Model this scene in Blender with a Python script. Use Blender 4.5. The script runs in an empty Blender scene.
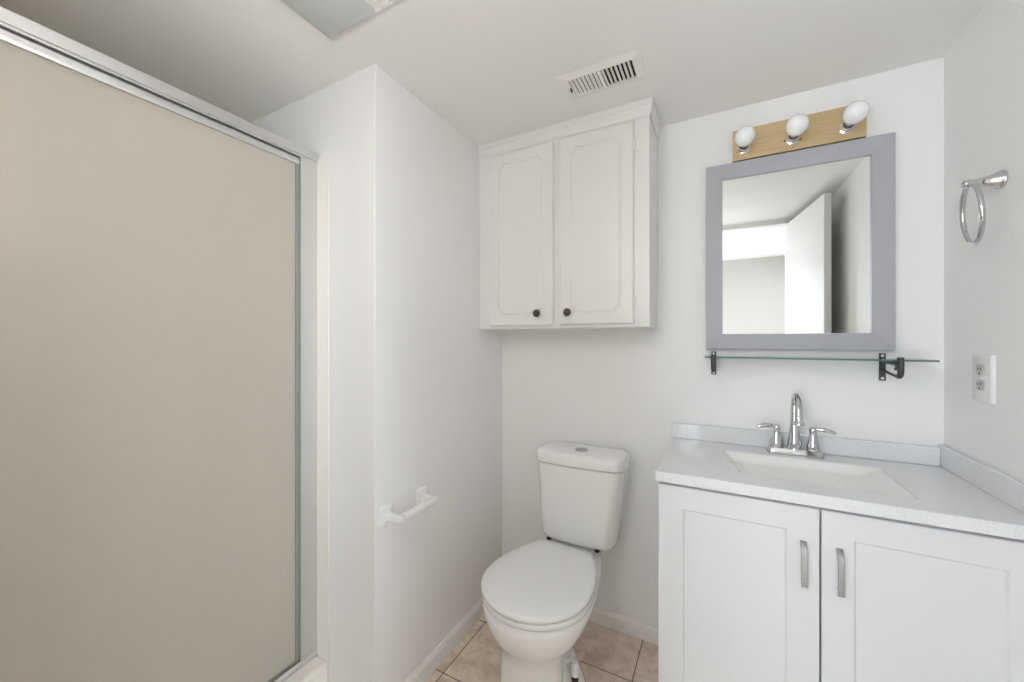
import bpy, bmesh, math, random
from mathutils import Vector, Matrix
random.seed(4)
S = bpy.context.scene
C = S.collection
PI = math.pi
R = math.radians

# ------------------------------------------------------------------ camera
CAMZ = 1.2546
cd = bpy.data.cameras.new('camera')
cam = bpy.data.objects.new('camera', cd); C.objects.link(cam)
cam.location = (0, 0, CAMZ)
cam.rotation_euler = (R(90), 0, R(28.2))
cd.sensor_width = 36; cd.lens = 386 / 1024 * 36
cd.clip_start = 0.01
S.camera = cam

# ------------------------------------------------------------------ world, light, exposure
W = bpy.data.worlds.new('daylight'); S.world = W; W.use_nodes = True
bg = W.node_tree.nodes['Background']
bg.inputs['Color'].default_value = (0.83, 0.915, 1.0, 1)
bg.inputs['Strength'].default_value = 12.0
S.view_settings.view_transform = 'Standard'
S.view_settings.look = 'None'
S.view_settings.exposure = 0.20
S.view_settings.gamma = 1.0
S.view_settings.use_curve_mapping = False
S.cycles.max_bounces = 16
S.cycles.diffuse_bounces = 10
S.cycles.glossy_bounces = 6
S.cycles.transmission_bounces = 10
S.cycles.transparent_max_bounces = 12
S.cycles.use_denoising = True

def area(name, loc, rot, sx, sy, power, col=(1, 1, 1), portal=False):
    l = bpy.data.lights.new(name, 'AREA'); l.shape = 'RECTANGLE'
    l.size = sx; l.size_y = sy; l.energy = power; l.color = col
    o = bpy.data.objects.new(name, l); C.objects.link(o)
    o.location = loc; o.rotation_euler = rot
    if portal: l.cycles.is_portal = True
    return o

# ------------------------------------------------------------------ room numbers
ZC = 2.141                 # ceiling
YB = 1.70                  # wall behind toilet and vanity
XR = 0.619                 # wall with the towel ring
XL = -0.967                # alcove side of the partition
YW = 0.878                 # partition end / shower far wall
XSB = -2.0                 # shower back wall
XSF = -1.185               # front of the shower stall flange
YD0, YD1 = -0.15, -0.03    # doorway wall
YH = -1.50                 # far wall of the hall

# daylight through the glazed door of the hall: a portal for the sky
WX0, WX1, WZ0, WZ1 = -0.72, -0.14, 0.06, 2.02
WY0, WY1 = -1.44, -0.20    # window added in the hall's right wall to light the shower side
area('sky_portal', (0.95 + .16, (WY0 + WY1) / 2, (WZ0 + WZ1) / 2), (0, R(90), 0), WZ1 - WZ0, WY1 - WY0, 1, portal=True)
area('sky_portal', ((WX0 + WX1) / 2, YH - 0.16, (WZ0 + WZ1) / 2), (R(90), 0, 0), WX1 - WX0, WZ1 - WZ0, 1, portal=True)

# added fill light, out of view by the doorway, shaped as a globe
FILL = (-.47, .10, 1.74); FILL_COL = (1.0, .965, .935); FILL_STRENGTH = 28.0

# ------------------------------------------------------------------ materials
def mat(name, col, rough=0.5, metal=0.0, coat=0.0, spec=0.5, bump=None, var=None, emit=None, trans=0.0, ior=1.45):
    m = bpy.data.materials.new(name); m.use_nodes = True
    nt = m.node_tree; b = nt.nodes['Principled BSDF']
    b.inputs['Base Color'].default_value = (*col, 1)
    b.inputs['Roughness'].default_value = rough
    b.inputs['Metallic'].default_value = metal
    b.inputs['Coat Weight'].default_value = coat
    b.inputs['Specular IOR Level'].default_value = spec
    b.inputs['Transmission Weight'].default_value = trans
    b.inputs['IOR'].default_value = ior
    tc = nt.nodes.new('ShaderNodeTexCoord')
    if var:
        sc, amt = var
        n = nt.nodes.new('ShaderNodeTexNoise'); n.inputs['Scale'].default_value = sc; n.inputs['Detail'].default_value = 4
        nt.links.new(tc.outputs['Object'], n.inputs['Vector'])
        r = nt.nodes.new('ShaderNodeMix'); r.data_type = 'RGBA'
        r.inputs[6].default_value = (*[c * (1 - amt) for c in col], 1)
        r.inputs[7].default_value = (*[min(1, c * (1 + amt)) for c in col], 1)
        nt.links.new(n.outputs['Fac'], r.inputs[0]); nt.links.new(r.outputs[2], b.inputs['Base Color'])
    if bump:
        sc, st, det = bump
        n = nt.nodes.new('ShaderNodeTexNoise'); n.inputs['Scale'].default_value = sc; n.inputs['Detail'].default_value = det
        nt.links.new(tc.outputs['Object'], n.inputs['Vector'])
        bp = nt.nodes.new('ShaderNodeBump'); bp.inputs['Strength'].default_value = st; bp.inputs['Distance'].default_value = 0.003
        nt.links.new(n.outputs['Fac'], bp.inputs['Height']); nt.links.new(bp.outputs['Normal'], b.inputs['Normal'])
    return m

M = {}
M['wall'] = mat('wall_paint', (0.82, 0.813, 0.807), 0.6, bump=(60, 0.10, 3), var=(1.5, 0.01))
M['ceiling'] = mat('ceiling_paint', (0.82, 0.81, 0.80), 0.8, bump=(90, 0.12, 4))
M['hall'] = mat('hall_paint', (0.52, 0.49, 0.445), 0.7, bump=(60, 0.1, 3))
M['trim'] = mat('trim_paint', (0.82, 0.80, 0.78), 0.4, bump=(40, 0.05, 2))
M['cab'] = mat('cabinet_paint', (0.78, 0.77, 0.76), 0.38, bump=(50, 0.05, 2))
M['vanity'] = mat('vanity_lacquer', (0.70, 0.705, 0.715), 0.30, bump=(30, 0.02, 2))
M['porcelain'] = mat('porcelain', (0.84, 0.84, 0.835), 0.10, coat=0.3, var=(3, 0.01))
M['seat'] = mat('seat_plastic', (0.83, 0.83, 0.825), 0.22, var=(3, 0.01))
M['stall'] = mat('shower_plastic', (0.80, 0.74, 0.64), 0.35, var=(2, 0.03))
M['flange'] = mat('stall_gelcoat', (0.80, 0.76, 0.71), 0.3, var=(4, 0.02))
M['alu'] = mat('satin_aluminium', (0.70, 0.70, 0.695), 0.42, 1.0, bump=(200, 0.02, 1))
M['chrome'] = mat('chrome', (0.62, 0.62, 0.63), 0.10, 1.0, bump=(20, 0.01, 1))
M['nickel'] = mat('brushed_nickel', (0.42, 0.42, 0.43), 0.34, 1.0, bump=(150, 0.05, 1))
M['bronze'] = mat('antique_bronze', (0.10, 0.075, 0.055), 0.4, 0.7, var=(60, 0.4))
M['iron'] = mat('dark_iron', (0.07, 0.072, 0.078), 0.45, 0.6, var=(80, 0.2))
M['dark'] = mat('dark_void', (0.02, 0.02, 0.02), 0.8, var=(20, 0.2))
M['gasket'] = mat('grey_green_gasket', (0.25, 0.255, 0.225), 0.5, var=(20, 0.1))
M['frame'] = mat('grey_stained_frame', (0.40, 0.403, 0.43), 0.45, bump=(120, 0.06, 2), var=(25, 0.04))
M['mirror'] = mat('silvered_glass', (0.86, 0.87, 0.87), 0.015, 1.0, var=(2, 0.002))
M['outlet'] = mat('outlet_plastic', (0.80, 0.80, 0.80), 0.3, var=(5, 0.01))
M['slot'] = mat('outlet_face', (0.50, 0.50, 0.47), 0.4, var=(30, 0.1))
M['lens'] = mat('frosted_lens', (0.55, 0.58, 0.57), 0.35, var=(6, 0.02), bump=(120, 0.1, 1))
M['bulb'] = mat('opal_bulb_glass', (0.86, 0.87, 0.88), 0.08, coat=0.5, var=(4, 0.01))
M['door'] = mat('door_paint', (0.80, 0.80, 0.79), 0.4, var=(3, 0.01))
M['bolt'] = mat('rusty_bolt', (0.03, 0.015, 0.01), 0.6, var=(50, 0.3))
M['steel'] = mat('drain_steel', (0.6, 0.6, 0.6), 0.2, 1.0, var=(9, 0.02))

def brass():
    m = mat('brushed_brass', (0.62, 0.46, 0.22), 0.42, 0.6)
    nt = m.node_tree; b = nt.nodes['Principled BSDF']
    tc = nt.nodes.new('ShaderNodeTexCoord'); mp = nt.nodes.new('ShaderNodeMapping')
    mp.inputs['Scale'].default_value = (6, 60, 90)
    n = nt.nodes.new('ShaderNodeTexNoise'); n.inputs['Scale'].default_value = 2; n.inputs['Detail'].default_value = 5
    cr = nt.nodes.new('ShaderNodeValToRGB')
    cr.color_ramp.elements[0].position = 0.3; cr.color_ramp.elements[0].color = (0.58, 0.43, 0.235, 1)
    cr.color_ramp.elements[1].position = 0.7; cr.color_ramp.elements[1].color = (0.66, 0.505, 0.295, 1)
    nt.links.new(tc.outputs['Object'], mp.inputs['Vector']); nt.links.new(mp.outputs['Vector'], n.inputs['Vector'])
    nt.links.new(n.outputs['Fac'], cr.inputs['Fac']); nt.links.new(cr.outputs['Color'], b.inputs['Base Color'])
    return m
M['brass'] = brass()

def quartz():
    m = mat('speckled_quartz', (0.78, 0.79, 0.81), 0.09, coat=0.2)
    nt = m.node_tree; b = nt.nodes['Principled BSDF']
    tc = nt.nodes.new('ShaderNodeTexCoord')
    n = nt.nodes.new('ShaderNodeTexNoise'); n.inputs['Scale'].default_value = 260; n.inputs['Detail'].default_value = 2
    cr = nt.nodes.new('ShaderNodeValToRGB')
    e = cr.color_ramp.elements
    e[0].position = 0.34; e[0].color = (0.69, 0.70, 0.72, 1)
    e[1].position = 0.60; e[1].color = (0.755, 0.765, 0.785, 1)
    nt.links.new(tc.outputs['Object'], n.inputs['Vector']); nt.links.new(n.outputs['Fac'], cr.inputs['Fac'])
    nt.links.new(cr.outputs['Color'], b.inputs['Base Color'])
    return m
M['quartz'] = quartz()
M['basin'] = mat('basin_gelcoat', (0.84, 0.835, 0.825), 0.18, coat=0.2, var=(3, 0.01))

def tiles():
    m = bpy.data.materials.new('beige_stone_tile'); m.use_nodes = True
    nt = m.node_tree; L = nt.links; b = nt.nodes['Principled BSDF']; b.inputs['Roughness'].default_value = 0.42
    tc = nt.nodes.new('ShaderNodeTexCoord'); sp = nt.nodes.new('ShaderNodeSeparateXYZ'); L.new(tc.outputs['Object'], sp.inputs[0])
    def mth(op, a, v=None):
        n = nt.nodes.new('ShaderNodeMath'); n.operation = op
        for i, q in enumerate((a, v)):
            if q is None: continue
            if isinstance(q, (int, float)): n.inputs[i].default_value = q
            else: L.new(q, n.inputs[i])
        return n.outputs[0]
    PX, PY, OX, OY, G = 0.318, 0.298, -0.918, 1.163, 0.0019
    ux = mth('DIVIDE', mth('SUBTRACT', sp.outputs[0], OX), PX); uy = mth('DIVIDE', mth('SUBTRACT', sp.outputs[1], OY), PY)
    dx = mth('MULTIPLY', mth('ABSOLUTE', mth('SUBTRACT', ux, mth('ROUND', ux))), PX)
    dy = mth('MULTIPLY', mth('ABSOLUTE', mth('SUBTRACT', uy, mth('ROUND', uy))), PY)
    g = mth('LESS_THAN', mth('MINIMUM', dx, dy), G)
    cv = nt.nodes.new('ShaderNodeCombineXYZ'); L.new(mth('FLOOR', ux), cv.inputs[0]); L.new(mth('FLOOR', uy), cv.inputs[1])
    wn = nt.nodes.new('ShaderNodeTexWhiteNoise'); L.new(cv.outputs[0], wn.inputs['Vector'])
    add = nt.nodes.new('ShaderNodeVectorMath'); add.operation = 'MULTIPLY_ADD'
    L.new(wn.outputs['Color'], add.inputs[0]); add.inputs[1].default_value = (9, 9, 9); L.new(tc.outputs['Object'], add.inputs[2])
    n = nt.nodes.new('ShaderNodeTexNoise'); n.inputs['Scale'].default_value = 14; n.inputs['Detail'].default_value = 9; n.inputs['Roughness'].default_value = 0.68; n.inputs['Distortion'].default_value = 0.5
    L.new(add.outputs[0], n.inputs['Vector'])
    cr = nt.nodes.new('ShaderNodeValToRGB'); e = cr.color_ramp.elements
    e[0].position = 0.30; e[0].color = (0.50, 0.39, 0.30, 1)
    e[1].position = 0.72; e[1].color = (0.90, 0.81, 0.71, 1)
    k = e.new(0.5); k.color = (0.74, 0.62, 0.51, 1)
    L.new(n.outputs['Fac'], cr.inputs['Fac'])
    mx = nt.nodes.new('ShaderNodeMix'); mx.data_type = 'RGBA'; L.new(g, mx.inputs[0]); L.new(cr.outputs['Color'], mx.inputs[6])
    mx.inputs[7].default_value = (0.12, 0.085, 0.065, 1); L.new(mx.outputs[2], b.inputs['Base Color'])
    bp = nt.nodes.new('ShaderNodeBump'); bp.inputs['Strength'].default_value = 0.4; bp.inputs['Distance'].default_value = 0.002
    L.new(mth('SUBTRACT', 1.0, g), bp.inputs['Height']); L.new(bp.outputs['Normal'], b.inputs['Normal'])
    return m
M['tile'] = tiles()

def obscure():
    m = bpy.data.materials.new('obscure_glass'); m.use_nodes = True
    nt = m.node_tree; L = nt.links; nt.nodes.remove(nt.nodes['Principled BSDF'])
    out = nt.nodes['Material Output']
    tc = nt.nodes.new('ShaderNodeTexCoord')
    n = nt.nodes.new('ShaderNodeTexNoise'); n.inputs['Scale'].default_value = 140; n.inputs['Detail'].default_value = 2
    L.new(tc.outputs['Object'], n.inputs['Vector'])
    bp = nt.nodes.new('ShaderNodeBump'); bp.inputs['Strength'].default_value = 0.15; bp.inputs['Distance'].default_value = 0.002
    L.new(n.outputs['Fac'], bp.inputs['Height'])
    rf = nt.nodes.new('ShaderNodeBsdfRefraction'); rf.inputs['Color'].default_value = (0.97, 0.965, 0.94, 1); rf.inputs['Roughness'].default_value = 0.17; rf.inputs['IOR'].default_value = 1.12
    tl = nt.nodes.new('ShaderNodeBsdfTranslucent'); tl.inputs['Color'].default_value = (0.95, 0.92, 0.86, 1)
    df = nt.nodes.new('ShaderNodeBsdfDiffuse'); df.inputs['Color'].default_value = (0.80, 0.76, 0.67, 1)
    gl = nt.nodes.new('ShaderNodeBsdfGlossy'); gl.inputs['Roughness'].default_value = 0.35
    L.new(bp.outputs['Normal'], gl.inputs['Normal'])
    a = nt.nodes.new('ShaderNodeMixShader'); a.inputs[0].default_value = 0.30; L.new(rf.outputs[0], a.inputs[1]); L.new(tl.outputs[0], a.inputs[2])
    a2 = nt.nodes.new('ShaderNodeMixShader'); a2.inputs[0].default_value = 0.34; L.new(a.outputs[0], a2.inputs[1]); L.new(df.outputs[0], a2.inputs[2])
    c = nt.nodes.new('ShaderNodeMixShader'); c.inputs[0].default_value = 0.05; L.new(a2.outputs[0], c.inputs[1]); L.new(gl.outputs[0], c.inputs[2])
    L.new(c.outputs[0], out.inputs['Surface'])
    return m
M['obscure'] = obscure()

def clear_glass(name, col, alpha):
    m = bpy.data.materials.new(name); m.use_nodes = True
    nt = m.node_tree; L = nt.links; nt.nodes.remove(nt.nodes['Principled BSDF'])
    out = nt.nodes['Material Output']
    t = nt.nodes.new('ShaderNodeBsdfTransparent'); t.inputs['Color'].default_value = (*col, 1)
    g = nt.nodes.new('ShaderNodeBsdfGlossy'); g.inputs['Roughness'].default_value = 0.03
    fr = nt.nodes.new('ShaderNodeFresnel'); fr.inputs['IOR'].default_value = 1.45
    x = nt.nodes.new('ShaderNodeMixShader'); L.new(fr.outputs[0], x.inputs[0]); L.new(t.outputs[0], x.inputs[1]); L.new(g.outputs[0], x.inputs[2])
    L.new(x.outputs[0], out.inputs['Surface'])
    return m
M['pane'] = clear_glass('window_glass', (0.97, 0.98, 0.98), 0.1)
M['shelfglass'] = clear_glass('green_shelf_glass', (0.93, 0.97, 0.955), 0.1)
M['edgeglass'] = mat('green_glass_edge', (0.10, 0.19, 0.165), 0.15, var=(8, 0.1))

def glow(name, col, st):
    m = bpy.data.materials.new(name); m.use_nodes = True
    b = m.node_tree.nodes['Principled BSDF']
    b.inputs['Base Color'].default_value = (.8, .8, .8, 1)
    b.inputs['Emission Color'].default_value = (*col, 1); b.inputs['Emission Strength'].default_value = st
    return m
M['lamp'] = glow('fill_globe_glow', FILL_COL, FILL_STRENGTH)  # glow of the added fill light

# ------------------------------------------------------------------ mesh helpers
def new(): return bmesh.new()

def box(bm, x0, x1, y0, y1, z0, z1):
    v = [bm.verts.new((x, y, z)) for z in (z0, z1) for x, y in ((x0, y0), (x1, y0), (x1, y1), (x0, y1))]
    for f in ((3, 2, 1, 0), (4, 5, 6, 7), (0, 1, 5, 4), (1, 2, 6, 5), (2, 3, 7, 6), (3, 0, 4, 7)):
        bm.faces.new([v[i] for i in f])

def loft(bm, loops, cap0=True, cap1=True, closed=True):
    rows = [[bm.verts.new(p) for p in lp] for lp in loops]
    n = len(rows[0])
    for a, b in zip(rows, rows[1:]):
        for i in range(n if closed else n - 1):
            j = (i + 1) % n
            try: bm.faces.new((a[i], a[j], b[j], b[i]))
            except ValueError: pass
    if cap0: bm.faces.new(rows[0][::-1])
    if cap1: bm.faces.new(rows[-1])
    return rows

def rrect(x0, x1, y0, y1, r, n=4, scoop=0.0):
    """outline in 2D, same vertex count for every r; scoop > 0 cuts concave corners"""
    pts = []
    for cx, cy, a0 in ((x1 - r, y1 - r, 0), (x0 + r, y1 - r, 90), (x0 + r, y0 + r, 180), (x1 - r, y0 + r, 270)):
        for k in range(n + 1):
            a = R(a0 + 90 * k / n)
            pts.append((cx + r * math.cos(a), cy + r * math.sin(a)))
    if scoop:
        pts = []
        for cx, cy, a0 in ((x1, y1, 270), (x0, y1, 0), (x0, y0, 90), (x1, y0, 180)):
            for k in range(n + 1):
                a = R(a0 - 90 * k / n)
                pts.append((cx + scoop * math.cos(a), cy + scoop * math.sin(a)))
    return pts

def circle(r, n=24): return [(r * math.cos(2 * PI * k / n), r * math.sin(2 * PI * k / n)) for k in range(n)]

def lathe(bm, origin, axis, prof, n=28):
    """prof: list of (distance along axis, radius)"""
    o = Vector(origin); a = Vector(axis).normalized()
    u = a.orthogonal().normalized(); w = a.cross(u)
    loops = []
    for t, r in prof:
        loops.append([o + a * t + (u * math.cos(2 * PI * k / n) + w * math.sin(2 * PI * k / n)) * max(r, 1e-4) for k in range(n)])
    loft(bm, loops)

def tube(bm, pts, rad, n=14, closed=False):
    pts = [Vector(p) for p in pts]; m = len(pts)
    rads = rad if isinstance(rad, (list, tuple)) else [rad] * m
    loops = []; u = None
    for i, p in enumerate(pts):
        if closed: t = (pts[(i + 1) % m] - pts[i - 1]).normalized()
        else: t = (pts[min(i + 1, m - 1)] - pts[max(i - 1, 0)]).normalized()
        if u is None: u = t.orthogonal().normalized()
        u = (u - t * u.dot(t)).normalized(); w = t.cross(u)
        loops.append([p + (u * math.cos(2 * PI * k / n) + w * math.sin(2 * PI * k / n)) * rads[i] for k in range(n)])
    if closed: loops.append(loops[0]); loft(bm, loops, False, False); bmesh.ops.remove_doubles(bm, verts=bm.verts, dist=1e-6)
    else: loft(bm, loops)

def smooth_path(ctrl, k=8):
    P = [Vector(p) for p in ctrl]; P = [P[0] * 2 - P[1]] + P + [P[-1] * 2 - P[-2]]
    out = []
    for i in range(1, len(P) - 2):
        for s in range(k):
            t = s / k; a, b, c, d = P[i - 1:i + 3]
            out.append(0.5 * ((2 * b) + (c - a) * t + (2 * a - 5 * b + 4 * c - d) * t * t + (3 * b - a - 3 * c + d) * t ** 3))
    out.append(P[-2]); return out

def finish(bm, name, m, angle=35):
    bmesh.ops.recalc_face_normals(bm, faces=bm.faces)
    for e in bm.edges:
        e.smooth = len(e.link_faces) == 2 and e.calc_face_angle(4) < R(angle)
    for f in bm.faces: f.smooth = True
    me = bpy.data.meshes.new(name); bm.to_mesh(me); bm.free()
    me.materials.append(m)
    return me

class Thing:
    def __init__(s, name, label, cat, origin=(0, 0, 0), group=None):
        s.o = bpy.data.objects.new(name, None); C.objects.link(s.o)
        s.org = Vector(origin); s.o.location = origin; s.o.empty_display_size = 0.05
        s.o['label'] = label; s.o['category'] = cat
        if group: s.o['group'] = group
    def add(s, name, bm, m, parent=None, bevel=0, seg=2, label=None, angle=35):
        bmesh.ops.translate(bm, verts=bm.verts, vec=-s.org)
        me = finish(bm, name, m, angle)
        o = bpy.data.objects.new(name, me); C.objects.link(o)
        o.parent = parent or s.o
        if bevel:
            b = o.modifiers.new('bevel', 'BEVEL'); b.width = bevel; b.segments = seg; b.limit_method = 'ANGLE'; b.angle_limit = R(40)
        if label: o['label'] = label
        return o

def struct(name, bm, m, bevel=0, parent=None, angle=35):
    me = finish(bm, name, m, angle)
    o = bpy.data.objects.new(name, me); C.objects.link(o)
    if parent is None: o['kind'] = 'structure'
    else: o.parent = parent
    if bevel:
        b = o.modifiers.new('bevel', 'BEVEL'); b.width = bevel; b.segments = 3; b.limit_method = 'ANGLE'
    return o

def B(*a):
    bm = new(); box(bm, *a); return bm

# ------------------------------------------------------------------ the room shell
XO = 0.95   # hall right end
XHL = -1.15 # hall left end
struct('floor', B(-2.15, XO + .1, YH - .1, YB + .1, -.06, 0), M['tile'])
struct('ceiling', B(-2.15, XO + .1, YH - .1, YB + .1, ZC, ZC + .08), M['ceiling'])
struct('wall_back', B(-2.15, XR + .1, YB, YB + .1, 0, ZC), M['wall'])
struct('wall_right', B(XR, XR + .1, YD1, YB, 0, ZC), M['wall'])
struct('wall_left', B(-2.0, XL, YW, YB, 0, ZC), M['wall'], bevel=0.003)
struct('wall_shower_back', B(-2.15, XSB, -.42, YB, 0, ZC), M['wall'])
struct('wall_shower_end', B(XSB, -1.15, -.42, -.30, 0, ZC), M['wall'])
bm = new()
DX0, DX1, DZ = -0.28, 0.435, 2.105
box(bm, -1.15, DX0, YD0, YD1, 0, ZC); box(bm, DX1, XO, YD0, YD1, 0, ZC); box(bm, DX0, DX1, YD0, YD1, DZ, ZC)
box(bm, -1.15, -1.05, -.42, YD0, 0, ZC)
struct('wall_front', bm, M['wall'])
bm = new()
box(bm, XHL, WX0, YH - .1, YH, 0, ZC); box(bm, WX1, XO, YH - .1, YH, 0, ZC)
box(bm, WX0, WX1, YH - .1, YH, WZ1, ZC); box(bm, WX0, WX1, YH - .1, YH, 0, WZ0)
struct('wall_hall', bm, M['hall'])
struct('wall_hall_left', B(XHL - .1, XHL, YH - .1, -.42, 0, ZC), M['hall'])
bm = new()
box(bm, XO, XO + .1, YH - .1, WY0, 0, ZC); box(bm, XO, XO + .1, WY1, YD1, 0, ZC)
box(bm, XO, XO + .1, WY0, WY1, WZ1, ZC); box(bm, XO, XO + .1, WY0, WY1, 0, WZ0)
struct('wall_hall_right', bm, M['hall'])
# glazed door of the hall
bm = new()
f = .05
box(bm, WX0, WX0 + f, YH - .08, YH - .02, WZ0, WZ1); box(bm, WX1 - f, WX1, YH - .08, YH - .02, WZ0, WZ1)
box(bm, WX0 + f, WX1 - f, YH - .08, YH - .02, WZ1 - f, WZ1); box(bm, WX0 + f, WX1 - f, YH - .08, YH - .02, WZ0, WZ0 + .07)
w1 = struct('window_1', bm, M['trim'], bevel=.003)
struct('window_pane', B(WX0 + f, WX1 - f, YH - .052, YH - .048, WZ0 + .07, WZ1 - f), M['pane'], parent=w1)
bm = new()
box(bm, XO + .02, XO + .08, WY0, WY0 + f, WZ0, WZ1); box(bm, XO + .02, XO + .08, WY1 - f, WY1, WZ0, WZ1)
box(bm, XO + .02, XO + .08, WY0 + f, WY1 - f, WZ1 - f, WZ1); box(bm, XO + .02, XO + .08, WY0 + f, WY1 - f, WZ0, WZ0 + .07)
w2 = struct('fill_window', bm, M['trim'], bevel=.003)  # unseen window, added so more daylight reaches the left side
struct('window_pane', B(XO + .048, XO + .052, WY0 + f, WY1 - f, WZ0 + .07, WZ1 - f), M['pane'], parent=w2)
# baseboards
def baseboard(name, x0, y0, x1, y1, nx, ny):
    prof = [(0, 0), (.013, 0), (.013, .052), (.009, .060), (.007, .066), (0, .066)]
    bm = new()
    loft(bm, [[(x + nx * d, y + ny * d, z) for d, z in prof] for x, y in ((x0, y0), (x1, y1))])
    struct(name, bm, M['trim'], angle=20)
baseboard('baseboard_left', XL, YW + .002, XL, YB, 1, 0)
baseboard('baseboard_back', XL + .013, YB, -.155, YB, 0, -1)
# the open door of the room
hx, hy = .425, -.022
dv = Vector((.525 - hx, .60 - hy, 0)); LD = dv.length; dv.normalize(); dn = Vector((dv.y, -dv.x, 0))
def door_box(bm, a0, a1, t0, t1, z0, z1):
    v = [bm.verts.new(Vector((hx, hy, z)) + dv * a + dn * t) for z in (z0, z1) for a, t in ((a0, t0), (a1, t0), (a1, t1), (a0, t1))]
    for q in ((3, 2, 1, 0), (4, 5, 6, 7), (0, 1, 5, 4), (1, 2, 6, 5), (2, 3, 7, 6), (3, 0, 4, 7)): bm.faces.new([v[i] for i in q])
bm = new(); door_box(bm, 0, LD, 0, .035, .012, 2.092)
d1 = struct('door_1', bm, M['door'], bevel=.002)
kp = Vector((hx, hy, .95)) + dv * (LD - .06)
for sgn, off in ((-1, 0), (1, .035)):
    bm = new(); lathe(bm, kp + dn * off, dn * sgn, [(0, .03), (.006, .03), (.008, .012), (.022, .011), (.027, .018), (.038, .022), (.047, .015), (.05, .0)])
    struct('door_knob', bm, M['nickel'], parent=d1)
for z in (.2, 1.05, 1.9):
    bm = new(); lathe(bm, Vector((hx, hy, z - .045)) + dn * .038 - dv * .004, (0, 0, 1), [(0, .005), (.09, .005)], 10)
    struct('door_hinge', bm, M['nickel'], parent=d1)

# ------------------------------------------------------------------ shower stall and its sliding doors
st = Thing('shower_stall', 'beige moulded shower stall behind the obscure glass doors', 'shower', (-1.6, .29, 0))
SY0 = -.30
ZS = 1.885
T = .018
bm = new(); box(bm, -1.31, XSB + T, YW - T, YW - .001, .10, ZS); st.add('wall_panel', bm, M['stall'], bevel=.006)
bm = new(); box(bm, XSB + .001, XSB + T, SY0 + .001, YW - .001, .10, ZS); st.add('wall_panel', bm, M['stall'], bevel=.006)
bm = new(); box(bm, -1.31, XSB + T, SY0 + .001, SY0 + T, .10, ZS); st.add('wall_panel', bm, M['stall'], bevel=.006)
bm = new(); box(bm, -1.33, XSB + .002, SY0 + .002, YW - .002, 0.0, .07); st.add('shower_pan', bm, M['flange'], bevel=.01)
bm = new(); box(bm, -1.33, XSF, SY0 + .002, YW - .002, 0.0, .152); st.add('curb', bm, M['flange'], bevel=.012, seg=4)
bm = new(); box(bm, -1.31, XSF, YW - .006, YW - .0005, .13, ZS + .008); st.add('flange', bm, M['flange'], bevel=.003)
bm = new(); box(bm, -1.31, XSF, SY0 + .0005, SY0 + .006, .13, ZS + .008); st.add('flange', bm, M['flange'], bevel=.003)

sd = Thing('sliding_shower_door', 'aluminium framed sliding shower door with cloudy obscure glass', 'shower door', (-1.28, .29, .153))
XF = -1.242
y0, y1 = SY0 + .007, YW - .0065
# header rail: one extruded profile (x outwards, z)
prof = [(XF - .072, 1.914), (XF - .003, 1.914), (XF, 1.911), (XF, 1.889), (XF + .004, 1.887), (XF + .004, 1.882), (XF - .001, 1.881), (XF - .001, 1.876),
        (XF - .006, 1.876), (XF - .006, 1.902), (XF - .066, 1.902), (XF - .066, 1.868), (XF - .072, 1.868)]
bm = new(); loft(bm, [[(x, y, z) for x, z in prof] for y in (y0, y1)])
sd.add('header_rail', bm, M['alu'], angle=15)
# bottom track
prof = [(XF - .07, .153), (XF + .002, .153), (XF + .002, .163), (XF - .004, .172), (XF - .006, .172), (XF - .006, .164), (XF - .030, .164), (XF - .030, .186), (XF - .034, .186),
        (XF - .034, .164), (XF - .064, .164), (XF - .064, .186), (XF - .07, .186)]
bm = new(); loft(bm, [[(x, y, z) for x, z in prof] for y in (y0, y1)])
sd.add('bottom_track', bm, M['alu'], angle=15)
# wall jambs: C profile in plan
for ya, yb in ((y1, y1 - .060), (y0, y0 + .060)):
    prof = [(XF - .068, ya), (XF - .002, ya), (XF - .002, yb), (XF - .012, yb), (XF - .012, yb + (ya - yb) * .12), (XF - .056, yb + (ya - yb) * .12), (XF - .056, yb), (XF - .068, yb)]
    bm = new(); loft(bm, [[(x, y, z) for x, y in prof] for z in (.170, 1.9015)])
    sd.add('wall_jamb', bm, M['alu'], angle=15)
def panel(px, ya, yb):
    bm = new(); box(bm, px - .0025, px + .0025, ya, yb, .178, 1.86)
    g = sd.add('glass_panel', bm, M['obscure'], label='cloudy beige obscure glass')
    bm = new()
    prof = [(px - .009, 1.852), (px + .009, 1.852), (px + .011, 1.858), (px + .011, 1.8705), (px + .003, 1.872), (px + .003, 1.8985), (px - .003, 1.8985), (px - .003, 1.872), (px - .009, 1.8705)]
    loft(bm, [[(x, y, z) for x, z in prof] for y in (ya, yb)])
    sd.add('top_rail', bm, M['alu'], g, angle=15)
    bm = new(); box(bm, px - .004, px + .004, ya, yb, .1655, .178); sd.add('bottom_seal', bm, M['gasket'], g)
    for yy in (ya, yb):
        s = 1 if yy == yb else -1
        bm = new(); box(bm, px - .005, px + .005, min(yy + s * .005, yy - s * .009), max(yy + s * .005, yy - s * .009), .178, 1.852); sd.add('edge_seal', bm, M['gasket'], g)
panel(XF - .018, .155, y1 - .062)
panel(XF - .049, SY0 + .075, .26)

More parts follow.
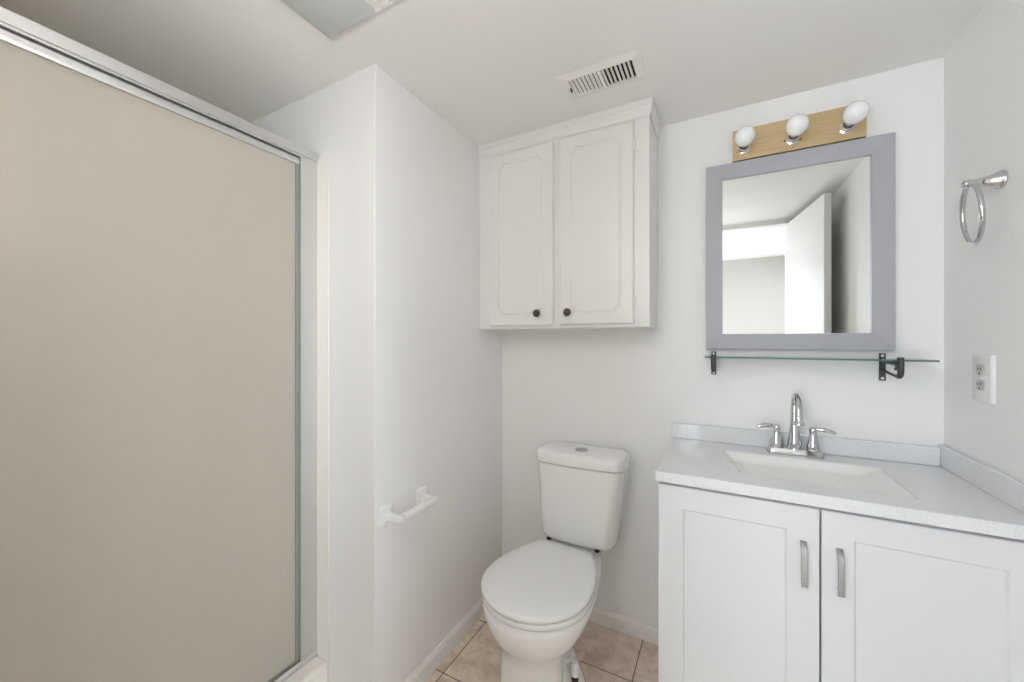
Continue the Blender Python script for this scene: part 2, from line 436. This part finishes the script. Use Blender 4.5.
# ------------------------------------------------------------------ toilet
TX = -.541
tl = Thing('toilet', 'white two piece toilet with closed lid in the alcove', 'toilet', (TX, 1.35, 0))
NT = 56
def egg(cx, yf, yc, yb, w, wb, z, n=NT, pw=2.0):
    """closed outline: elliptical front, sides tapering to a flat back of half width wb"""
    half = []
    k = n // 2
    for i in range(k + 1):
        t = i / k                                   # 0 at front tip, 1 at the back
        if t < .5:
            a = t / .5 * PI / 2
            half.append((w * math.sin(a), yc - (yc - yf) * math.cos(a)))
        elif t < .86:
            s = (t - .5) / .36
            half.append((w - (w - wb) * s ** pw, yc + (yb - yc) * s * .985))
        else:
            s = (t - .86) / .14
            q = (1 - s)
            half.append((wb * q, yb - (yb - yc) * .015 * (q ** 4)))
    pts = [(cx + x, y, z) for x, y in half] + [(cx - x, y, z) for x, y in half[-2:0:-1]]
    return pts
def turn(bm, deg=-3.0):     # the bowl is set a little askew of the wall
    bmesh.ops.rotate(bm, verts=bm.verts, cent=(TX, 1.55, 0), matrix=Matrix.Rotation(R(deg), 3, 'Z')); return bm
# bowl and pedestal, one surface from the foot to the rim
secs = [(0.0, 1.088, 1.185, 1.42, .119, .05, .8), (.012, 1.083, 1.185, 1.42, .122, .05, .8), (.03, 1.085, 1.185, 1.42, .119, .045, .8), (.12, 1.094, 1.185, 1.41, .112, .04, .8), (.20, 1.094, 1.185, 1.43, .112, .045, .8),
        (.232, 1.090, 1.187, 1.47, .115, .05, .8), (.252, 1.078, 1.192, 1.53, .126, .06, .95), (.272, 1.062, 1.198, 1.57, .143, .07, 1.2), (.295, 1.048, 1.206, 1.60, .161, .08, 1.5),
        (.325, 1.038, 1.214, 1.62, .176, .09, 1.7), (.355, 1.034, 1.220, 1.63, .186, .096, 1.8), (.372, 1.033, 1.222, 1.63, .188, .098, 1.8), (.382, 1.038, 1.222, 1.626, .180, .094, 1.8)]
bm = new(); loft(bm, [egg(TX, a, b, c, w, wb, z, pw=pw) for z, a, b, c, w, wb, pw in secs])
tl.add('bowl', turn(bm), M['porcelain'], angle=60)
# foot flange around the pedestal
bm = new()
secs = [(0.0, 1.21, 1.35, 1.47, .133, .05), (.02, 1.21, 1.35, 1.47, .133, .05), (.045, 1.215, 1.345, 1.455, .126, .05), (.07, 1.22, 1.34, 1.44, .116, .05), (.10, 1.225, 1.33, 1.42, .101, .045), (.13, 1.23, 1.32, 1.40, .080, .04)]
loft(bm, [egg(TX, a, b, c, w, wb, z, pw=1.2) for z, a, b, c, w, wb in secs]); tl.add('foot', turn(bm), M['porcelain'], angle=60)
for s in (-1, 1):
    p = (TX + s * .116, 1.285, .080)
    bm = new(); lathe(bm, p, (0, 0, 1), [(0, .012), (.026, .012), (.027, .0)], 16); b_ = tl.add('floor_bolt', turn(bm), M['bolt'], label='dark rusty bolt')
    bm = new(); lathe(bm, (p[0], p[1], p[2] + .022), (0, 0, 1), [(0, .0155), (.032, .0145), (.043, .010), (.047, 0)], 18); tl.add('bolt_cap', turn(bm), M['seat'], b_)
# seat ring and lid
def slab(z0, z1, yf, yc, yb, w, wb, r=.006, dome=0.0):
    bm = new()
    L_ = []
    for z, i in ((z0 - .004, r * 1.5), (z0, r * 1.2), (z0 + .0005, r * .3), (z0 + r * .4, 0), (z1 - r, 0), (z1 - r * .4, r * .35), (z1, r * 1.3)):
        L_.append(egg(TX, yf + i, yc, yb - i, w - i, wb - i * .6, z))
    if dome:
        for q, f_ in ((.75, .5), (.45, .85), (.15, 1)):
            L_.append(egg(TX, yc - (yc - yf) * q, yc, yc + (yb - yc) * q, w * q, wb * q, z1 + dome * f_))
    loft(bm, L_)
    return bm
tl.add('seat', turn(slab(.3870, .4060, 1.030, 1.222, 1.50, .190, .116)), M['seat'], angle=60)
tl.add('lid', turn(slab(.4110, .4290, 1.026, 1.220, 1.480, .191, .112, r=.008, dome=.004)), M['seat'], angle=60)
for s in (-1, 1):
    bm = new(); lathe(bm, (TX + s * .075 - .014, 1.492, .408), (1, 0, 0), [(0, .007), (.002, .009), (.026, .009), (.028, .007)], 16); tl.add('seat_hinge', turn(bm), M['seat'])
    bm = new(); lathe(bm, (TX + s * .105, 1.545, .400), (0, 0, 1), [(0, .011), (.026, .011)], 16); tl.add('tank_bolt', bm, M['bolt'], label='dark tank bolt')
bm = new(); loft(bm, [[(x, y, z) for x, y in rrect(TX - .094, TX + .094, 1.50, 1.66, .03)] for z in (.36, .397, .403)]); tl.add('deck', turn(bm), M['porcelain'])
# tank
TC = -.514
def tank_loop(hw, yf, yb, r, z, cx=-.514, bow=.018, n=6):
    pts = []
    raw = rrect(-hw, hw, yf, yb, r, n)
    o = []          # extra points along the front for a bowed face
    for i, p in enumerate(raw):
        o.append(p)
        q = raw[(i + 1) % len(raw)]
        if abs(p[1] - yf) < 1e-6 and abs(q[1] - yf) < 1e-6:
            for k in range(1, 10): o.append((p[0] + (q[0] - p[0]) * k / 10, yf))
    for x, y in o:
        pts.append((cx + x, y - bow * (1 - (x / hw) ** 2) * max(0, min(1, (yb - y) / (yb - yf))), z))
    return pts
ts = [(.414, .140, 1.545, 1.672, .035, -.528), (.420, .154, 1.533, 1.680, .04, -.528), (.436, .160, 1.527, 1.683, .045, -.528), (.55, .170, 1.521, 1.684, .045, -.523), (.65, .178, 1.515, 1.685, .045, -.517), (.738, .186, 1.512, 1.686, .045, -.514), (.741, .180, 1.520, 1.683, .04, -.514)]
bm = new(); loft(bm, [tank_loop(h, a, b, r, z, c) for z, h, a, b, r, c in ts]); tl.add('tank', bm, M['porcelain'], angle=60)
ls = [(.7435, .178, 1.522, 1.683, .040), (.7437, .186, 1.512, 1.686, .046), (.7455, .191, 1.507, 1.688, .048), (.774, .192, 1.506, 1.688, .048), (.784, .189, 1.509, 1.687, .046), (.790, .182, 1.516, 1.683, .042), (.792, .166, 1.530, 1.672, .036)]
bm = new(); loft(bm, [tank_loop(h, a, b, r, z) for z, h, a, b, r in ls]); lid = tl.add('tank_lid', bm, M['porcelain'], angle=60)
bm = new(); lathe(bm, (TC, 1.585, .791), (0, 0, 1), [(0, .027), (.003, .027), (.0045, .024), (.0045, 0)], 28); fb = tl.add('flush_button', bm, M['nickel'], lid, label='round chrome dual flush button')
bm = new(); box(bm, TC - .0006, TC + .0006, 1.563, 1.607, .7952, .7958); tl.add('button_split', bm, M['dark'], fb)

# ------------------------------------------------------------------ vanity cabinet, top, tap
va = Thing('vanity_cabinet', 'white two door vanity cabinet under the grey top', 'cabinet', (.226, 1.46, 0))
VX0, VX1, VYF, ZV = -.162, .612, 1.238, .835
bm = new()
t = .016; yb = VYF + .019
box(bm, VX0, VX0 + t, yb, YB - .015, 0, ZV); box(bm, VX1 - t, VX1, yb, YB - .015, 0, ZV)
box(bm, VX0 + t, VX1 - t, YB - .021, YB - .015, .08, ZV); box(bm, VX0 + t, VX1 - t, yb, YB - .021, .08, .096)
box(bm, VX0 + t, VX1 - t, yb + .05, yb + .066, 0, .08); box(bm, VX0 + t, VX1 - t, yb, yb + .016, .795, ZV)
va.add('carcass', bm, M['vanity'])
def shaker(x0, x1, z0, z1, px0, px1, pz0, pz1):
    bm = new()
    def lp(a, b, c, d, r, y): return [(x, y, z) for x, z in rrect(a, b, c, d, r, 2)]
    Y0 = VYF
    loft(bm, [lp(x0, x1, z0, z1, .001, Y0 + .018), lp(x0, x1, z0, z1, .001, Y0 + .002), lp(x0 + .002, x1 - .002, z0 + .002, z1 - .002, .001, Y0),
              lp(px0, px1, pz0, pz1, .001, Y0), lp(px0 + .001, px1 - .001, pz0 + .001, pz1 - .001, .001, Y0 + .0015),
              lp(px0 + .005, px1 - .005, pz0 + .005, pz1 - .005, .001, Y0 + .006)])
    return va.add('door', bm, M['vanity'], angle=12)
def pull(cx, z0, z1, par):
    w = .0068; y = VYF
    prof = []
    cl = [(y - .001, z1), (y - .006, z1 - .003), (y - .013, z1 - .012), (y - .018, z1 - .022), (y - .020, z1 - .032), (y - .0205, z0 + .012), (y - .0205, z0)]
    th = .0035
    outer = cl; inner = [(a + th, b - .002) for a, b in cl]
    inner[-1] = (cl[-1][0] + th, z0)
    loop = outer + inner[::-1]
    bm = new(); loft(bm, [[(cx + s * w, a, b) for a, b in loop] for s in (-1, 1)])
    h = va.add('handle', bm, M['nickel'], par, bevel=.0008, label='brushed nickel bar pull')
    bm = new(); lathe(bm, (cx, y, z0 + .010), (0, -1, 0), [(0, .0055), (.018, .0045)], 14); va.add('handle_post', bm, M['chrome'], h)
dl = shaker(VX0, .2262, .09, .824, -.094, .158, .16, .760)
dr = shaker(.2302, VX1 - .002, .09, .824, .294, .552, .16, .760)
pull(.1925, .627, .738, dl); pull(.2655, .625, .736, dr)

vt = Thing('countertop', 'speckled pale grey vanity top with integral rectangular basin', 'countertop', (.226, 1.46, .835))
ZT = .865; CX0, CX1, CYF, CYB = -.168, XR - .001, 1.226, YB - .001
rim = [(.436, 1.583), (.010, 1.573), (.048, 1.330), (.434, 1.308)]   # BR, BL, FL, FR
def rim_loop(off, z, rr=.012, n=4, push=(0, 0, 0, 0)):
    """rounded quadrilateral inset by off"""
    ctr = Vector((sum(p[0] for p in rim) / 4, sum(p[1] for p in rim) / 4))
    q = []
    P = [Vector(p) for p in rim]
    m = 4
    # inset each edge
    lines = []
    for i in range(4):
        a, b = P[i], P[(i + 1) % 4]; d = (b - a).normalized(); nrm = Vector((-d.y, d.x))
        if nrm.dot(ctr - a) < 0: nrm = -nrm
        lines.append((a + nrm * (off + push[i]), d))
    for i in range(4):
        (a, d), (b, e) = lines[i - 1], lines[i]
        det = d.x * (-e.y) + e.x * d.y
        tt = ((b.x - a.x) * (-e.y) + e.x * (b.y - a.y)) / det
        q.append(a + d * tt)
    out = []
    for i in range(4):
        c = q[i]; a = (q[i - 1] - c).normalized(); b = (q[(i + 1) % 4] - c).normalized()
        p0, p2 = c + a * rr, c + b * rr
        for k in range(n + 1):
            s = k / n
            v = p0 * (1 - s) ** 2 + c * 2 * s * (1 - s) + p2 * s * s
            out.append((v.x, v.y, z))
    return out
bm = new()
def orect(z, i=0): return [(x, y, z) for x, y in [(CX1, CYB - i)] * 5 + [(CX0 + i, CYB - i)] * 5 + [(CX0 + i, CYF + i)] * 5 + [(CX1, CYF + i)] * 5]
loft(bm, [rim_loop(-.002, ZV, .013), orect(ZV), orect(ZT - .002), orect(ZT, .002), rim_loop(-.001, ZT, .012), rim_loop(0, ZT - .0015, .012), rim_loop(0, ZV + .0005, .012)], False, False)
bmesh.ops.remove_doubles(bm, verts=bm.verts, dist=1e-5)
vt.add('slab', bm, M['quartz'], angle=25)
bm = new()   # basin: short steep lip, then a wide sloping bowl; push = extra run for back, left, front, right
def bl(off, z, rr, f=0): return rim_loop(off, z, rr, push=(0, .03 * f, .01 * f, .05 * f))
loft(bm, [bl(.0002, ZT - .004, .012), bl(.002, ZT - .018, .013, .35), bl(.004, ZT - .032, .014, .7), bl(.007, ZT - .036, .016, .8), bl(.016, ZT - .040, .018, .85), bl(.050, ZT - .058, .02, 1), bl(.085, ZT - .070, .02, 1.1), bl(.11, ZT - .074, .012, 1)], False, True)
ba = vt.add('basin', bm, M['basin'], angle=38, label='smooth white basin')
bmod = ba.modifiers.new('solid', 'SOLIDIFY'); bmod.thickness = .004; bmod.offset = -1
bm = new(); lathe(bm, (.225, 1.45, ZT - .0745), (0, 0, 1), [(0, .024), (.002, .024), (.003, .018), (.001, .015), (.001, 0)], 24); vt.add('drain', bm, M['steel'], ba)
bm = new(); box(bm, CX0, XR - .0145, YB - .020, YB - .001, ZT + .0003, .924); vt.add('backsplash', bm, M['quartz'], bevel=.002)
bm = new(); box(bm, XR - .014, XR - .001, CYF + .002, YB - .001, ZT + .0003, .930); vt.add('side_splash', bm, M['quartz'], bevel=.0015)

fa = Thing('faucet', 'chrome two handle centre set faucet behind the basin', 'faucet', (.228, 1.63, ZT))
bm = new()
FY = 1.627
loft(bm, [[(.228 + x, FY + y, ZT + z) for x, y in rrect(-.079 + i, .079 - i, -.026 + i, .026 - i, .012)] for z, i in ((.0003, 0), (.010, 0), (.017, .002), (.021, .004), (.0225, .007))])
fa.add('base_plate', bm, M['chrome'])
bm = new()
ctrl = smooth_path([(.228, FY, ZT + .085), (.228, FY - .001, ZT + .14), (.228, FY - .004, ZT + .178), (.228, FY - .022, ZT + .203), (.228, FY - .050, ZT + .202), (.228, FY - .074, ZT + .180), (.228, FY - .084, ZT + .150), (.228, FY - .089, ZT + .128)], 6)
n_ = len(ctrl); tube(bm, ctrl, [.0125 + .0005 * math.sin(i) - .003 * math.sin(PI * min(1, i / n_)) for i in range(n_)], 18)
sp_ = fa.add('spout', bm, M['chrome'], angle=60)
bm = new(); lathe(bm, (.228, FY, ZT + .0185), (0, 0, 1), [(0, .024), (.006, .0235), (.009, .020), (.016, .0205), (.022, .021), (.03, .0195), (.05, .0165), (.07, .0135), (.082, .0125)]); fa.add('spout_body', bm, M['chrome'], sp_)
bm = new(); lathe(bm, Vector(ctrl[-1]) + Vector((0, .0005, .004)), (0, -.2, -1), [(0, .0125), (.008, .0150), (.016, .0158), (.0165, .009)]); fa.add('aerator', bm, M['chrome'], sp_)
for s, tip in ((-1, .058), (1, .060)):
    hx_ = .228 + s * .051
    bm = new(); lathe(bm, (hx_, FY, ZT + .0185), (0, 0, 1), [(0, .0205), (.004, .020), (.007, .018), (.016, .0185), (.022, .0175), (.035, .0135), (.05, .0105), (.06, .0095), (.064, .011), (.070, .0118), (.076, .0105), (.079, .006), (.080, 0)])
    h = fa.add('handle', bm, M['chrome'])
    bm = new()
    ct = smooth_path([(hx_, FY, ZT + .090), (hx_ + s * .015, FY - .002, ZT + .0935), (hx_ + s * .033, FY - .004, ZT + .0925), (hx_ + s * .048, FY - .006, ZT + .089), (hx_ + s * tip, FY - .007, ZT + .085)], 6)
    m_ = len(ct); tube(bm, ct, [.0048 + .0022 * math.sin(PI * i / (m_ - 1)) ** 2 if i < m_ - 1 else .003 for i in range(m_)], 12)
    fa.add('lever', bm, M['chrome'], h, angle=60)

# ------------------------------------------------------------------ mirror, vanity light, glass shelf
mi = Thing('wall_mirror', 'rectangular mirror in a wide grey frame above the basin', 'mirror', (.226, YB, 1.223))
MX0, MX1, MZ0, MZ1 = -.045, .500, 1.224, 1.926
IX0, IX1, IZ0, IZ1 = .012, .442, 1.281, 1.868
MF, MB_ = 1.674, 1.699
def rail(name, q):   # q: outer a, outer b, inner b, inner a in (x, z)
    cx = sum(p[0] for p in q) / 4; cz = sum(p[1] for p in q) / 4
    bm = new()
    loft(bm, [[(x, y, z) for x, z in q] for y in (MB_, MF)])
    mi.add(name, bm, M['frame'], bevel=.0005)
g = .0002
rail('frame_rail', [(MX0 + g, MZ1), (MX1 - g, MZ1), (IX1 - g, IZ1), (IX0 + g, IZ1)])
rail('frame_rail', [(MX0 + g, MZ0), (MX1 - g, MZ0), (IX1 - g, IZ0), (IX0 + g, IZ0)])
rail('frame_stile', [(MX0, MZ0 + g), (MX0, MZ1 - g), (IX0, IZ1 - g), (IX0, IZ0 + g)])
rail('frame_stile', [(MX1, MZ0 + g), (MX1, MZ1 - g), (IX1, IZ1 - g), (IX1, IZ0 + g)])
bm = new(); box(bm, IX0 - .004, IX1 + .004, 1.682, 1.686, IZ0 - .004, IZ1 + .004); mi.add('mirror_glass', bm, M['mirror'])

vl = Thing('vanity_light', 'brass three bulb light bar above the mirror', 'wall light', (.238, YB, 1.99))
LX0, LX1, LZ0, LZ1 = .045, .428, 1.930, 2.043
bm = new()
box(bm, LX0, LX1, 1.672, 1.675, LZ0, LZ1)
box(bm, LX0, LX1, 1.675, 1.699, LZ0, LZ0 + .003); box(bm, LX0, LX1, 1.675, 1.699, LZ1 - .003, LZ1)
box(bm, LX0, LX0 + .003, 1.675, 1.699, LZ0 + .003, LZ1 - .003); box(bm, LX1 - .003, LX1, 1.675, 1.699, LZ0 + .003, LZ1 - .003)
vl.add('backplate', bm, M['brass'])
for x in (.0805, .229, .378):
    z = 1.971
    bm = new(); lathe(bm, (x, 1.672, z), (0, -1, 0), [(0, .021), (.003, .021), (.005, .0165), (.022, .0165), (.024, .0185), (.028, .0185), (.029, .014)], 24)
    so = vl.add('socket', bm, M['chrome'])
    bm = new(); lathe(bm, (x, 1.644, z), (0, -1, 0), [(0, .0145), (.001, .0165), (.009, .0165), (.010, .0140)], 24); vl.add('bulb_base', bm, M['iron'], so)
    bm = new(); lathe(bm, (x, 1.635, z), (0, -1, 0), [(0, .0135), (.010, .0150), (.022, .0205), (.034, .0262), (.046, .0300), (.056, .0315), (.066, .0310), (.076, .0278), (.084, .0225), (.090, .0155), (.093, .008), (.094, 0)], 28)
    vl.add('bulb', bm, M['bulb'], so, label='unlit white bulb', angle=60)
for x, z in ((.206, 1.967), (.252, 1.962), (.247, 1.964)):
    bm = new(); lathe(bm, (x, 1.672, z), (0, -1, 0), [(0, .0028), (.002, .0025), (.003, 0)], 10); vl.add('screw', bm, M['bronze'])

gs = Thing('glass_shelf', 'narrow clear glass shelf on dark iron brackets under the mirror', 'shelf', (.26, YB, 1.19))
SXa, SXb, SYa, SYb, SZ = -.046, .560, 1.562, 1.693, 1.1935
bm = new(); box(bm, SXa, SXb, SYa, SYb, SZ, SZ + .0055); gp = gs.add('glass_pane', bm, M['shelfglass'])
bm = new(); box(bm, SXa, SXb, SYa - .0012, SYa, SZ, SZ + .0055); gs.add('glass_edge', bm, M['edgeglass'], gp, label='dark green front edge')
for x in (-.018, .4745):
    bm = new()
    box(bm, x - .0085, x + .0085, YB - .004, YB - .0005, 1.124, 1.214)
    br = gs.add('bracket', bm, M['iron'], bevel=.001)
    bm = new()
    tube(bm, [(x, 1.695, SZ - .0065), (x, 1.62, SZ - .0065), (x, 1.562, SZ - .0065), (x, 1.556, SZ - .004)], .0062, 10)
    tube(bm, smooth_path([(x, 1.552, SZ + .012), (x, 1.550, SZ - .008), (x, 1.551, 1.165), (x, 1.556, 1.151), (x, 1.568, 1.147), (x, 1.60, 1.149), (x, 1.65, 1.154), (x, 1.695, 1.160)], 5), [.0075] * 15 + [.0075 - .0003 * k for k in range(1, 11)] + [.0042] * 11, 10)
    gs.add('bracket_arm', bm, M['iron'], br, angle=60)
    bm = new(); lathe(bm, (x, 1.585, SZ - .009), (0, 0, -1), [(0, .003), (.012, .003), (.013, .005), (.018, .005), (.019, 0)], 10); gs.add('set_screw', bm, M['iron'], br)
    for z in (1.206, 1.132):
        bm = new(); lathe(bm, (x, YB - .004, z), (0, -1, 0), [(0, .0045), (.001, .004), (.0015, 0)], 12); gs.add('screw', bm, M['outlet'], br, label='pale screw head')

# ------------------------------------------------------------------ right wall: towel ring, outlet
tr = Thing('towel_ring', 'chrome towel ring on a flared post on the right wall', 'towel ring', (XR, 1.416, 1.655))
bm = new(); lathe(bm, (XR - .0005, 1.416, 1.655), (-1, 0, 0), [(0, .0225), (.004, .0225), (.007, .020), (.012, .0185), (.022, .0145), (.034, .0110), (.046, .0092), (.054, .0092), (.058, .0105), (.066, .0105), (.069, .008), (.070, 0)], 28)
tr.add('post', bm, M['chrome'], angle=50)
bm = new(); rr_ = .0745; ph = R(10)
tube(bm, [(.5600 + .006 * (1 - math.cos(a)) + rr_ * math.sin(a) * math.sin(ph), 1.416 + rr_ * math.sin(a) * math.cos(ph), 1.655 - rr_ + rr_ * math.cos(a) - .004) for a in [2 * PI * k / 64 for k in range(64)]], .0055, 12, closed=True)
tr.add('ring', bm, M['chrome'], angle=60)

ou = Thing('outlet', 'white duplex wall outlet on the right wall above the counter', 'outlet', (XR, 1.484, 1.155))
bm = new()
def yz(x, i, r): return [(x, y, z) for y, z in rrect(1.441 + i, 1.528 - i, 1.093 + i, 1.218 - i, r)]
loft(bm, [yz(XR - .0005, 0, .003), yz(XR - .006, 0, .003), yz(XR - .0085, .003, .002)]); ou.add('cover_plate', bm, M['outlet'])
for z in (1.178, 1.138):
    bm = new(); loft(bm, [[(XR - .0085 - d, 1.486 + y, z + q) for y, q in rrect(-.0175 + i, .0175 - i, -.0145 + i, .0145 - i, .012 - i)] for d, i in ((0, 0), (.002, 0), (.0025, .001))])
    rc = ou.add('receptacle', bm, M['slot'])
    for dy, hh in ((-.006, .009), (.006, .007)):
        bm = new(); box(bm, XR - .0115, XR - .0108, 1.486 + dy - .0012, 1.486 + dy + .0012, z - .001, z - .001 + hh); ou.add('slot', bm, M['dark'], rc)
    bm = new(); lathe(bm, (XR - .0108, 1.486, z - .008), (-1, 0, 0), [(0, .0025), (.0006, .0025), (.0007, 0)], 10); ou.add('slot', bm, M['dark'], rc)
bm = new(); lathe(bm, (XR - .0085, 1.486, 1.158), (-1, 0, 0), [(0, .003), (.001, .0027), (.0015, 0)], 10); ou.add('screw', bm, M['outlet'])

# ------------------------------------------------------------------ wall cabinet over the toilet
wc = Thing('wall_cabinet', 'white painted two door wall cabinet over the toilet', 'cabinet', (-.596, YB, 1.31))
WX_0, WX_1, WYF, WZ_0 = XL + .001, -.225, 1.486, 1.308
bm = new(); box(bm, WX_0, WX_1, WYF + .018, YB - .001, WZ_0, ZC - .0005); wc.add('body', bm, M['cab'])
bm = new()
yb0, yb1 = WYF, WYF + .0178
box(bm, WX_0, -.893, yb0, yb1, WZ_0, ZC - .0005); box(bm, -.284, WX_1, yb0, yb1, WZ_0, ZC - .0005); box(bm, -.608, -.562, yb0, yb1, WZ_0 + .02, 2.062)
box(bm, -.893, -.284, yb0, yb1, WZ_0, WZ_0 + .02); box(bm, -.893, -.284, yb0, yb1, 2.062, ZC - .0005)
wc.add('face_frame', bm, M['cab'])
# moulding along front and right side
bm = new()
prof = [(0, 2.086), (.004, 2.084), (.006, 2.092), (.008, 2.098), (.009, 2.112), (.010, 2.118), (.012, 2.120), (.013, 2.136), (.013, ZC - .0005), (0, ZC - .0005)]
loft(bm, [[(WX_0, WYF - d, z) for d, z in prof], [(WX_1 + d, WYF - d, z) for d, z in prof], [(WX_1 + d, YB - .001, z) for d, z in prof]])
wc.add('crown_moulding', bm, M['cab'], angle=15)
bm = new()
def cab_door(x0, x1, kx, hx_edge):
    z0, z1 = 1.320, 2.071
    Y0 = WYF - .018
    def lp(i, y, r=.001, n=4): return [(x, y, z) for x, z in rrect(x0 + i, x1 - i, z0 + i, z1 - i, r, n)]
    def ip(i, y, sc): return [(x, y, z) for x, z in rrect(x0 + .043 + i, x1 - .043 - i, z0 + .043 + i, z1 - .043 - i, 0, 4, scoop=sc)]
    def op(y, i=0):
        # outer ring rotated so that it pairs with the scooped loop
        return lp(i, y)
    bm = new()
    loft(bm, [lp(0, WYF - .0005), lp(0, Y0 + .006), lp(.003, Y0 + .001), lp(.006, Y0), ip(0, Y0, .022), ip(.003, Y0 + .0028, .021), ip(.006, Y0 + .003, .020), ip(.011, Y0, .018)])
    d = wc.add('door', bm, M['cab'], angle=12)
    bm = new(); lathe(bm, (kx, Y0, 1.369), (0, -1, 0), [(0, .008), (.004, .007), (.012, .0062), (.015, .0140), (.018, .0158), (.022, .0152), (.024, .0130), (.0245, .010), (.0235, .007), (.0255, .004), (.026, 0)], 24)
    wc.add('knob', bm, M['bronze'], d, label='round antique bronze knob')
    s = 1 if hx_edge > (x0 + x1) / 2 else -1
    for z in (1.985, 1.398):
        bm = new(); lathe(bm, (hx_edge + s * .003, WYF - .009, z - .024), (0, 0, 1), [(0, .0015), (.003, .004), (.045, .004), (.048, .0015)], 12)
        xa, xb = sorted((hx_edge + s * .004, hx_edge + s * .016))
        box(bm, xa, xb, WYF - .003, WYF - .0002, z - .022, z + .022)
        wc.add('hinge', bm, M['trim'], d)
        bm = new(); xa, xb = sorted((hx_edge + s * .0002, hx_edge - s * .0012)); box(bm, xa, xb, Y0 + .0008, Y0 + .012, z - .020, z + .018)
cab_door(-.900, -.5985, -.663, -.900)
cab_door(-.5695, -.279, -.530, -.279)

# ------------------------------------------------------------------ ceiling vent and ceiling light
ve = Thing('ceiling_vent', 'white ceiling air vent with two banks of slats near the wall cabinet', 'air vent', (-.345, 1.283, ZC))
vx0, vx1, vy0, vy1 = -.480, -.212, 1.213, 1.356
bm = new()
def fl(i, z): return [(x, y, z) for x, y in rrect(vx0 + i, vx1 - i, vy0 + i, vy1 - i, .002, 2)]
def wi(z, x0=-.450, x1=-.241, y0=1.240, y1=1.330): return [(x, y, z) for x, y in rrect(x0, x1, y0, y1, .001, 2)]
loft(bm, [fl(0, ZC - .0005), fl(.001, ZC - .0015), fl(.016, ZC - .0055), fl(.020, ZC - .0075), wi(ZC - .0078), wi(ZC - .0005)], False, False)
ve.add('frame', bm, M['trim'], angle=20)
bm = new(); box(bm, -.450, -.241, 1.240, 1.330, ZC - .0012, ZC - .0005); ve.add('duct_shade', bm, M['dark'])  # thin dark plate, painted as the shade up inside the duct
bm = new(); box(bm, -.351, -.341, 1.240, 1.330, ZC - .010, ZC - .001); ve.add('centre_bar', bm, M['trim'])
def slat(x, tilt):
    bm = new(); w = .0050; th = .0008
    dx, dz = w * math.cos(tilt), w * math.sin(tilt); nx, nz = -math.sin(tilt) * th, math.cos(tilt) * th
    zc = ZC - .0062
    q = [(x - dx + nx, zc - dz + nz), (x + dx + nx, zc + dz + nz), (x + dx - nx, zc + dz - nz), (x - dx - nx, zc - dz - nz)]
    loft(bm, [[(a, y, b) for a, b in q] for y in (1.2402, 1.3298)])
    ve.add('slat', bm, M['trim'])
for k in range(7): slat(-.4425 + k * .0137, R(24))
for k in range(7): slat(-.3345 + k * .0137, R(-33))
bm = new(); box(bm, -.4555, -.4525, 1.276, 1.296, ZC - .016, ZC - .009); ve.add('damper_lever', bm, M['dark'], label='dark damper lever')

cl_ = Thing('ceiling_light', 'square unlit ceiling light and fan unit at the top edge', 'ceiling light', (-.845, .58, ZC))
bm = new()
def hl(i, z): return [(x, y, z) for x, y in rrect(-.995 + i, -.700 - i,   .436 + i, .740 - i, .006, 3)]
loft(bm, [hl(0, ZC - .0005), hl(0, ZC - .006), hl(.004, ZC - .010)]); cl_.add('housing', bm, M['trim'])
bm = new()
def ll(i, z): return [(x, y, z) for x, y in rrect(-.990 + i, -.802 - i, .442 + i, .734 - i, .006, 3)]
loft(bm, [ll(0, ZC - .0100), ll(0, ZC - .014), ll(.004, ZC - .017)]); cl_.add('lens', bm, M['lens'], label='unlit grey frosted lens')
for k in range(7):
    x = -.790 + k * .0125
    bm = new(); box(bm, x, x + .007, .455, .735, ZC - .0135, ZC - .0101); cl_.add('grille_bar', bm, M['trim'])

# ------------------------------------------------------------------ unseen fill light added beside the doorway, modelled as a wall globe
sc_ = Thing('added_fill_lamp', 'unseen globe added beside the doorway as fill light', 'fill light', (FILL[0], YD1, FILL[2]))
bm = new(); lathe(bm, (FILL[0], YD1 + .0005, FILL[2] - .08), (0, 1, 0), [(0, .05), (.008, .05), (.016, .042), (.02, .02)], 28); sc_.add('wall_plate', bm, M['chrome'])
bm = new(); tube(bm, smooth_path([(FILL[0], YD1 + .018, FILL[2] - .08), (FILL[0], YD1 + .06, FILL[2] - .105), (FILL[0], FILL[1], FILL[2] - .105), (FILL[0], FILL[1], FILL[2] - .072)], 5), .008, 10); sc_.add('arm', bm, M['chrome'], angle=60)
bm = new(); lathe(bm, (FILL[0], FILL[1], FILL[2] - .08), (0, 0, 1), [(.08 - .08 * math.cos(PI * k / 14), .08 * math.sin(PI * k / 14)) for k in range(0, 15)], 32)
sc_.add('globe', bm, M['lamp'], label='glowing globe of the added fill light', angle=60)

# ------------------------------------------------------------------ toilet paper holder
tp = Thing('toilet_paper_holder', 'white ceramic toilet paper holder with empty roller on the partition wall', 'toilet paper holder', (XL, 1.0, .68))
for yc in (.922, 1.098):
    bm = new()
    zc = .682
    def pl(x, h, r): return [(x, y, z) for y, z in rrect(yc - h * .85, yc + h * .85, zc - h, zc + h, r)]
    loft(bm, [pl(XL + .0005, .034, .008), pl(XL + .006, .034, .008), pl(XL + .010, .031, .008), pl(XL + .012, .018, .008), pl(XL + .020, .0125, .006), pl(XL + .050, .0105, .005), pl(XL + .070, .0105, .005), pl(XL + .076, .007, .004)])
    tp.add('bracket', bm, M['porcelain'], angle=40)
bm = new(); lathe(bm, (XL + .062, .936, .680), (0, 1, 0), [(0, .005), (.001, .0130), (.060, .0130), (.062, .0145), (.150, .0145), (.152, .004)], 24)
ro = tp.add('roller', bm, M['seat'])
